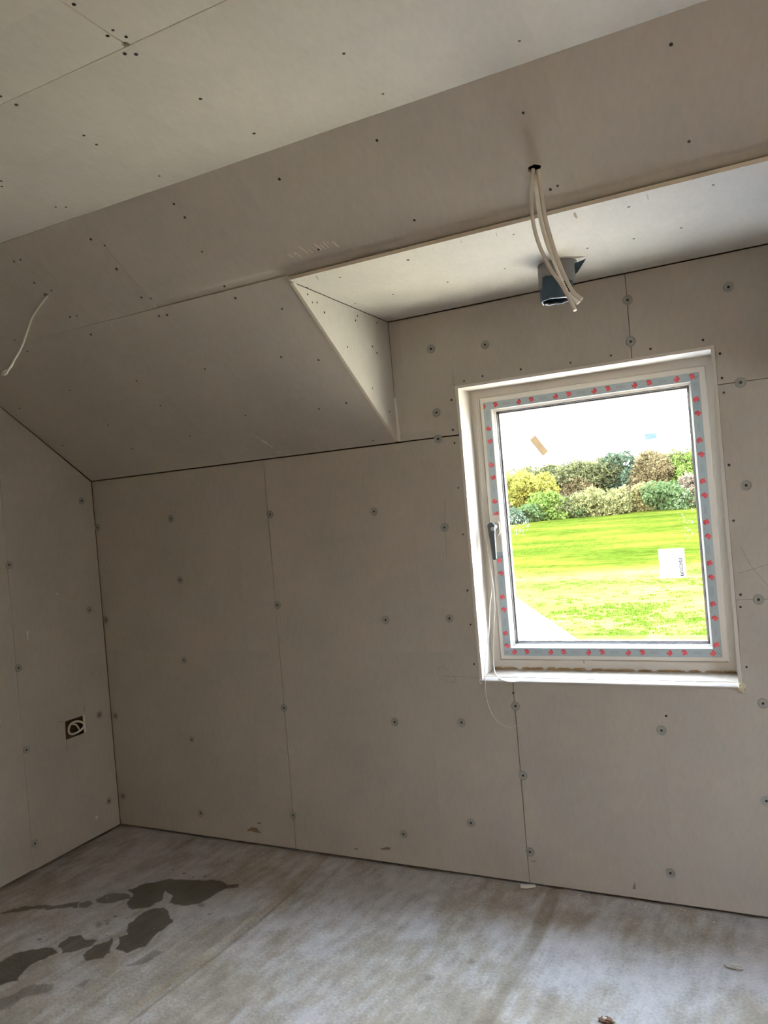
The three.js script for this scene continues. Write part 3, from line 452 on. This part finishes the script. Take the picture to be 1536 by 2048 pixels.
{
  const d = thing('duct_pipe', 'dark blue duct stub wrapped in grey tape below the dormer ceiling', 'duct', [2.803, HD, 0.31]);
  const ring = (name, r0, r1, y0, y1, mat, fn, dx = -0.016) => {            // bent sleeve from y0 (top) down to y1 with a ragged lower edge
    const n = 72, m = 10, pos = [], idx = [];
    for (let j = 0; j <= m; j++) for (let i = 0; i <= n; i++) { const a = i / n * 6.2832, t = j / m, yy = y0 + (fn(a) - y0) * t, q = (yy / y1), r = r0 + (r1 - r0) * q + 0.0014 * fbm(Math.cos(a) * 2, Math.sin(a) * 2, yy * 25, 3); pos.push(Math.cos(a) * r + dx * q, yy, Math.sin(a) * r); }
    for (let j = 0; j < m; j++) for (let i = 0; i < n; i++) { const a = j * (n + 1) + i, b = a + 1, c = a + n + 1; idx.push(a, b, c, b, c + 1, c); }
    const g = new THREE.BufferGeometry(); g.setAttribute('position', new THREE.Float32BufferAttribute(pos, 3)); g.setIndex(idx); g.computeVertexNormals(); return part(name, g, mat, d);
  };
  ring('pipe', 0.070, 0.056, 0.02, -0.135, M.duct, a => -0.135 + 0.004 * fbm(Math.cos(a) * 3, Math.sin(a) * 3, 2, 3));
  // tape with stepped, torn lower edge (a: 0 = +x, pi/2 = towards the room)
  ring('tape', 0.0725, 0.060, 0.004, -0.135, M.tape, a => { const f = ((a / 6.2832) % 1); const base = f < 0.17 ? -0.075 : f < 0.285 ? -0.055 : f < 0.36 ? -0.052 : f < 0.365 ? -0.1 : f < 0.44 ? -0.088 : f < 0.52 ? -0.03 : f < 0.9 ? -0.06 : -0.05; return base + 0.006 * fbm(a * 6, 3, 0, 3); });
  const fin = new THREE.ExtrudeGeometry(new THREE.Shape([[0, 0.02], [0.045, 0.028], [0.012, -0.012], [0.002, -0.02]].map(p => new THREE.Vector2(...p))), { depth: 0.0015, bevelEnabled: false }); fin.translate(0.065, -0.035, 0.015); part('tape_flap', fin, M.duct, d);
  const fl = new THREE.TorusGeometry(0.051, 0.0055, 10, 48), p = fl.attributes.position; fl.rotateX(Math.PI / 2);
  for (let i = 0; i < p.count; i++) { const k = 1 + 0.12 * fbm(p.getX(i) * 60, p.getZ(i) * 60, p.getY(i) * 60, 3); p.setXYZ(i, p.getX(i) * k - 0.016, p.getY(i) * 1.1 - 0.13 + 0.012 * fbm(p.getX(i) * 50, p.getZ(i) * 50, 4, 3), p.getZ(i) * k); } fl.computeVertexNormals(); part('foil_end', fl, M.foil, d, 'crumpled silver foil at the open end');
  const ins = new THREE.CircleGeometry(0.05, 40); ins.rotateX(Math.PI / 2); ins.translate(-0.014, -0.11, 0); part('plug', ins, M.duct, d);
}
// ---------------------------------------------------------------- debris on the floor
{
  const chip = thing('plaster_chip', 'cream plasterboard offcut on the floor at the foot of the wall joint', 'debris', [2.395, FY + 0.004, 0.02]);
  const s = new THREE.Shape([[-0.031, -0.008], [-0.012, -0.012], [0.012, -0.009], [0.032, -0.003], [0.03, 0.007], [0.008, 0.010], [-0.014, 0.007], [-0.03, 0.011]].map(p => new THREE.Vector2(...p))), g = new THREE.ExtrudeGeometry(s, { depth: 0.007, bevelEnabled: true, bevelSize: 0.001, bevelThickness: 0.001, bevelSegments: 1 });
  g.rotateX(-Math.PI / 2); g.rotateZ(0.05); g.rotateY(0.25); part('gypsum', g, M.core, chip);
  const st = lumpGeo(0.03, 0.009, 0.013, 2.2, 0.3, 3); const stone = thing('mortar_lump', 'flat grey lump of mortar on the floor beyond the window', 'debris', [3.212, FY + 0.006, 0.35]); part('mortar', st, std([0.42, 0.40, 0.36], 0.95), stone);
  const kn = thing('wood_splinter', 'dark brown splintered lump stuck in the screed near the camera', 'debris', [2.858, FY + 0.005, 0.765]); part('bark', lumpGeo(0.022, 0.008, 0.014, 7.7, 0.6, 3), std([0.16, 0.09, 0.055], 0.9), kn); const kl = lumpGeo(0.007, 0.006, 0.006, 1.4, 0.3, 2); kl.translate(-0.006, 0.006, 0.004); part('chip', kl, M.core, kn);
  const r = rng(3), cr = [];
  for (let k = 0; k < 130; k++) { const q = 0.0012 + 0.0035 * r() * r(), g2 = lumpGeo(q, q * 0.7, q, k * 1.3, 0.3, 0); const nw = r() < 0.6; g2.translate(nw ? 0.3 + r() * 3.2 : 0.4 + r() * 3, FY + q * 0.4, nw ? 0.005 + r() * r() * 0.09 : r() * 1.6); cr.push(g2); }
  const c = part('plaster_crumbs', mergeGeometries(cr), M.core, scene); tag(c, 'scattered pale plaster crumbs along the foot of the back wall', 'debris', null, 'stuff');
}

// ---------------------------------------------------------------- outside
{
  const GY = -2.8;
  const lie = z => { const t = Math.max(0, Math.min(1, (-z - 22) / 70)); return GY + 2.25 * t * t * (3 - 2 * t) * 0.5 + 1.125 * t; };
  // unseen pale gravel by the house, added to bounce light up indoors
  const yard = structure('added_ground_yard', 'unseen pale gravel yard added to throw light up to the ceiling', 'ground');
  const gt = dataTex(512, (i, j) => { const v = 205 + 70 * fbm(i / 5, j / 5, 3, 3) + 30 * fbm(i / 90, j / 90, 7, 2); return [v, v * 0.97, v * 0.9].map(q => Math.max(0, Math.min(255, q))); }, true); gt.repeat.set(0.4, 0.4);
  const yg = new THREE.BoxGeometry(90, 0.3, 40); yg.translate(0, GY - 0.15, 0); { const p = yg.attributes.position, u = yg.attributes.uv; for (let i = 0; i < p.count; i++) u.setXY(i, p.getX(i), p.getZ(i)); } part('gravel', yg, matte([0.80, 0.72, 0.60], { map: gt }), yard);
  const hw = structure('wall_facade', 'rendered outside wall of the house below the window', 'wall');
  part('render', box(-0.3, GY, -0.36, RX + 0.3, -0.35, -0.3), M.masonry, hw);
  part('render', box(-0.3, GY, RZ + 0.3, RX + 0.3, -0.35, RZ + 0.36), M.masonry, hw);
  part('render', box(-0.36, GY, -0.36, -0.3, 3.05, RZ + 0.36), M.masonry, hw); part('render', box(RX + 0.3, GY, -0.36, RX + 0.36, 3.05, RZ + 0.36), M.masonry, hw);
  // field
  const ft = dataTex(1024, (i, j) => {
    const x = i / 1024, y = j / 1024, big = fbm(x * 5, y * 14, 2, 4), f = fbm(x * 40, y * 90, 5, 3), t = fbm(x * 120, y * 260, 9, 2), k = 0.83 + 0.32 * big + 0.26 * f + 0.22 * t;
    const paler = Math.max(0, Math.min(1, 0.5 + 1.6 * big)); return [k * (170 + 40 * paler), k * 208, k * (72 + 14 * paler)].map(q => Math.max(0, Math.min(255, q))); }, true);
  ft.repeat.set(1 / 40, 1 / 40);
  const fg = new THREE.PlaneGeometry(260, 150, 130, 150); fg.rotateX(-Math.PI / 2); fg.translate(-10, 0, -95); { const p = fg.attributes.position, u = fg.attributes.uv; for (let i = 0; i < p.count; i++) { const x = p.getX(i), z = p.getZ(i); p.setY(i, lie(z) + 0.02 + 0.09 * fbm(x / 9, z / 9, 1, 3) * Math.min(1, (-z - 20) / 8) - (z < -95 ? (-95 - z) * 0.03 : 0) + (x + 10) * 0.008 * Math.min(1, (-z - 20) / 70)); u.setXY(i, x, z); } fg.computeVertexNormals(); }
  { const p = fg.attributes.position, cl = []; for (let i = 0; i < p.count; i++) { const x = p.getX(i), z = p.getZ(i), paler = Math.max(0, Math.min(1, (46 + z + 26 * fbm(x / 30, z / 12, 4, 3)) / 9)), up = Math.max(0, Math.min(1, (-78 - z + 16 * fbm(x / 20, z / 8, 2, 3)) / 7)); cl.push(0.95 + 1.1 * paler - 0.3 * up, 0.95 + 0.5 * paler - 0.22 * up, 0.9 + 2.4 * paler - 0.2 * up); } fg.setAttribute('color', new THREE.Float32BufferAttribute(cl, 3)); }  // vertex colours: paler in the near part, darker towards the hedge
  const field = part('grass_field', fg, matte([0.058, 0.058, 0.058], { map: ft, vertexColors: true }), scene); tag(field, 'sunlit green grass field rising to the hedge', 'field', null, 'structure');
  const gz = (x, z) => lie(z) + 0.02 + (x + 10) * 0.008 * Math.min(1, (-z - 20) / 70);
  // tussocks
  const r = rng(101), blades = []; for (let k = 0; k < 9; k++) { const b = new THREE.ConeGeometry(0.05, 0.16, 3); b.rotateX((r() - 0.5) * 1.2); b.rotateZ((r() - 0.5) * 1.2); b.translate((r() - 0.5) * 0.5, 0.05, (r() - 0.5) * 0.25); blades.push(b); }
  const tus = new THREE.InstancedMesh(mergeGeometries(blades), matte([0.025, 0.042, 0.004]), 4200); tus.name = 'grass_tussocks'; const mm = new THREE.Matrix4();
  let n = 0; while (n < 4200) { const z = -21 - Math.pow(r(), 1.7) * 55, x = 6 + z * (0.02 + r() * 0.36) + (r() - 0.5) * 4; if (fbm(x * 0.25, z * 0.35, 3, 3) < 0.02 && r() < 0.8) continue; const s = 0.3 + r() * 0.5; mm.makeRotationY(r() * 6.28).scale(V(s, s * 0.8, s)).setPosition(x, gz(x, z) - 0.02, z); tus.setMatrixAt(n++, mm); }
  add(tus, scene); tag(tus, 'darker grass tussocks scattered over the near field', 'grass', null, 'stuff');
  // trees and hedge bushes
  const leaf = (() => { const q = []; const rr = rng(8); for (let k = 0; k < 7; k++) { const g = new THREE.PlaneGeometry(0.19, 0.13); g.rotateX(rr() * 6.28); g.rotateY(rr() * 6.28); g.translate((rr() - 0.5) * 0.42, (rr() - 0.5) * 0.36, (rr() - 0.5) * 0.42); q.push(g); } return mergeGeometries(q); })();
  const bark = std([0.05, 0.04, 0.03], 1), leafMats = {};
  const EYE = [3.4214, 1.6616, 3.1839];
  function plant(kind, az, dist, topEl, w, col, count, label, low = 0.1) {
    const a = THREE.MathUtils.degToRad(az), x = EYE[0] + Math.sin(a) * dist, z = EYE[2] - Math.cos(a) * dist, y = gz(x, z), top = EYE[1] + Math.tan(THREE.MathUtils.degToRad(topEl)) * dist, h = top - y;
    const t = thing(kind, label, kind.includes('tree') ? 'tree' : 'bush', [x, y, z], kind.includes('tree') ? 'trees beyond the field' : 'hedge bushes at the field edge');
    const rr = rng(Math.round(az * 1000) + count), tk = new THREE.CylinderGeometry(0.07 * w / 3, 0.13 * w / 3, h * 0.55, 7); tk.translate(0, h * 0.27, 0); part('trunk', tk, bark, t);
    const key = col.join(); leafMats[key] ??= new THREE.MeshPhysicalMaterial({ roughness: 1, specularIntensity: 0, transmission: 0.35, thickness: 0, color: new THREE.Color().setRGB(...col) });
    const im = new THREE.InstancedMesh(leaf, leafMats[key], count *= 2); im.name = 'foliage'; im.userData.kind = 'stuff';
    const lobes = [...Array(15)].map(() => { const b = rr() * 6.28, q = Math.sqrt(rr()) * 0.43 * w; return [Math.cos(b) * q, h * (low + (0.93 - low) * (0.15 + 0.72 * rr())), Math.sin(b) * q, w * (0.12 + 0.17 * rr())]; }); lobes.push([0, h - w * 0.24, 0, w * 0.25], [0, h * (low + 0.3), 0, w * 0.38]);
    const cc = new THREE.Color(), M4 = new THREE.Matrix4(), q = new THREE.Quaternion(), e = new THREE.Euler();
    for (let k = 0; k < count; k++) { const L = lobes[Math.floor(rr() * lobes.length)], u = rr() * 2 - 1, b = rr() * 6.28, s = Math.sqrt(1 - u * u), R = L[3] * (0.55 + 0.6 * rr()); q.setFromEuler(e.set(rr() * 6, rr() * 6, rr() * 6)); const sc = 0.7 + 0.7 * rr();
      M4.compose(V(L[0] + Math.cos(b) * s * R, Math.max(0.1, L[1] + u * R), L[2] + Math.sin(b) * s * R), q, V(sc, sc, sc)); im.setMatrixAt(k, M4); const v = 0.75 + 0.5 * rr(); im.setColorAt(k, cc.setRGB(v * (0.95 + 0.15 * rr()), v, v * 0.95)); }
    add(im, t); return t;
  }
  const px = (X) => (X - 1280) / 24.6 - 7.53;                        // bearing of a thing seen through the pane, degrees
  const olive = [0.052, 0.056, 0.026], yellow = [0.095, 0.09, 0.02], green = [0.04, 0.06, 0.024], dark = [0.034, 0.048, 0.030], rust = [0.072, 0.058, 0.03], lime = [0.06, 0.088, 0.02], pink = [0.08, 0.064, 0.045];
  for (const [X, d, el, w, c, n, l] of [
    [1008, 100, 1.2, 4, dark, 1000, 'bluish green tree at the left edge of the pane'], [1036, 103, 1.6, 3, dark, 800, 'small dark tree behind the yellow tree, poking up beside it'], [1088, 99, 2.3, 6.5, olive, 1900, 'broad olive tree behind the yellow tree'], [1136, 98, 1.9, 4.6, olive, 1200, 'olive tree between the yellow tree and the middle trees'],
    [1080, 90, 1.75, 4.9, yellow, 2000, 'bright yellow autumn tree at the edge of the field'], [1190, 97, 2.15, 5.6, olive, 4200, 'rounded olive tree in the middle of the pane'], [1160, 95, 1.5, 4, rust, 1000, 'low rusty tree beside the rounded olive tree'], [1222, 99, 2.3, 4, green, 1000, 'green tree just left of the tallest dark tree'],
    [1256, 97, 2.75, 4.6, dark, 1600, 'tall dark green tree, the darkest of the row'], [1294, 94, 2.55, 4.6, rust, 4200, 'orange brown autumn tree in the middle of the row'], [1330, 96, 2.45, 4.6, olive, 1500, 'grey green tree left of the lime tree'], [1368, 93, 2.4, 4, lime, 1300, 'lime green tree at the window edge'],
    [1406, 96, 2.4, 5, green, 1200, 'green tree beside the lime tree, half hidden by the sash'], [1450, 96, 2.5, 6, olive, 900, 'olive tree behind the right sash rail'], [960, 100, 1.5, 6, olive, 900, 'olive tree behind the left sash rail']]) plant('hedgerow_tree', px(X), d, el, w * 1.2, c, Math.round(n * 1.3), l, 0.02);
  for (const [X, d, el, w, c, n, l] of [
    [1022, 88, 0.3, 3.4, pink, 800, 'pale brownish bush at the left end of the hedge'], [1040, 84, -0.75, 3.6, dark, 1000, 'low dark bush at the left foot of the hedge'], [1106, 86, 0.6, 4.4, lime, 1300, 'bright green bush below the yellow tree'], [1076, 85, -0.2, 2.8, green, 800, 'small green bush left of the bright green bush'],
    [1150, 87, 0.25, 3.8, olive, 900, 'olive bush right of the bright green bush'], [1206, 86, 0.2, 5.2, [0.085, 0.085, 0.035], 1300, 'wide brownish green bush in the middle of the hedge'], [1252, 88, 0.45, 3.2, rust, 800, 'rusty bush between the two wide green bushes'], [1280, 87, 0.7, 3.4, [0.105, 0.095, 0.04], 800, 'yellow brown bush under the orange tree'],
    [1318, 86, 0.5, 4.4, green, 1100, 'wide dark green bush right of the yellow brown bush'], [1362, 87, 0.9, 3.6, pink, 900, 'pinkish bush at the right end of the hedge'], [1400, 86, 0.5, 4, green, 800, 'green bush behind the right sash rail'], [990, 87, 0.2, 4, green, 800, 'green bush behind the left sash rail'], [1178, 86, -0.3, 3, green, 700, 'low green bush left of the wide brownish one']]) plant('hedge_bush', px(X), d, el - 0.35, w, c, n, l, -0.1);
  const tint = ['olive', 'green', 'rusty', 'dark', 'yellow', 'olive'], nth = ['first', 'second', 'third', 'fourth', 'fifth', 'sixth', 'seventh', 'eighth'];
  for (let k = 0; k < 12; k++) { const X = k < 8 ? 925 - k * 62 : 1505 + (k - 8) * 75, c = [olive, green, rust, dark, yellow, olive][k % 6];
    plant('hedgerow_tree', px(X), 95 + (k % 3) * 3, 1.9 + (k * 37 % 10) / 14, 6.5, c, 1100, `${tint[k % 6]} tree, ${nth[k < 8 ? k : k - 8]} in the row past the ${k < 8 ? 'handle' : 'hinge'} side of the window`);
    plant('hedge_bush', px(X + 28), 87, 0.2, 5, [green, olive, pink][k % 3], 800, `hedge bush, ${nth[k < 8 ? k : k - 8]} past the ${k < 8 ? 'handle' : 'hinge'} side of the window`); }
  // slate roof of the lower wing
  const roof = structure('roof_wing', 'slate roof of the lower wing under the window', 'roof');
  const a = THREE.MathUtils.degToRad(36), zv = -4.1, x0 = 1.205, y0 = 0.672;
  const rp = new Plane([x0, y0, zv], [0, 0, -1], [-Math.cos(a), Math.sin(a), 0]);   // u: away from the house, v: up the slope
  const slateMats = [[0.30, 0.30, 0.31], [0.34, 0.34, 0.35], [0.27, 0.275, 0.29]].map(c => std(c, 0.38));
  const E = 0.245, sg = new THREE.BoxGeometry(0.292, 0.236, 0.008), sgh = new THREE.BoxGeometry(0.14, 0.236, 0.008), rr = rng(55);
  const off = -1.62; // down the slope to the eaves
  for (let k = 0; k < 13; k++) for (let i = k % 2 ? -1 : 0; i < 13; i++) {
    const u = (i + (k % 2 ? 0.5 : 0)) * 0.3 + 0.15, v = off + 0.12 + k * E; if (u > 3.75) continue;
    const half = i < 0, m = part('slate', half ? sgh : sg, slateMats[Math.floor(rr() * 3)], roof); const P = rp.at(half ? -0.073 : -u, v, 0.004); m.position.copy(P);
    m.quaternion.setFromRotationMatrix(new THREE.Matrix4().makeBasis(rp.u, rp.v, rp.n)); 
  }
  part('deck', polyGeo(rp, rect(-3.78, off - 0.05, 0.02, off + 3.6), 0.1, -0.045), matte([0.27, 0.21, 0.15]), roof, 'timber boarding under the slates');
  part('wing_wall', polyGeo(new Plane([0, 0, zv + 0.12], [1, 0, 0], [0, 1, 0]), [[-2.4, GY], [x0 - off * Math.cos(a) - 0.15, GY], [x0 - off * Math.cos(a) - 0.15, y0 + off * Math.sin(a) - 0.05], [x0 - (off + 3.4) * Math.cos(a), y0 + (off + 3.4) * Math.sin(a) - 0.16], [-2.4, y0 + 0.4]], 0.1), M.masonry, roof);
}

renderer.render(scene, camera);
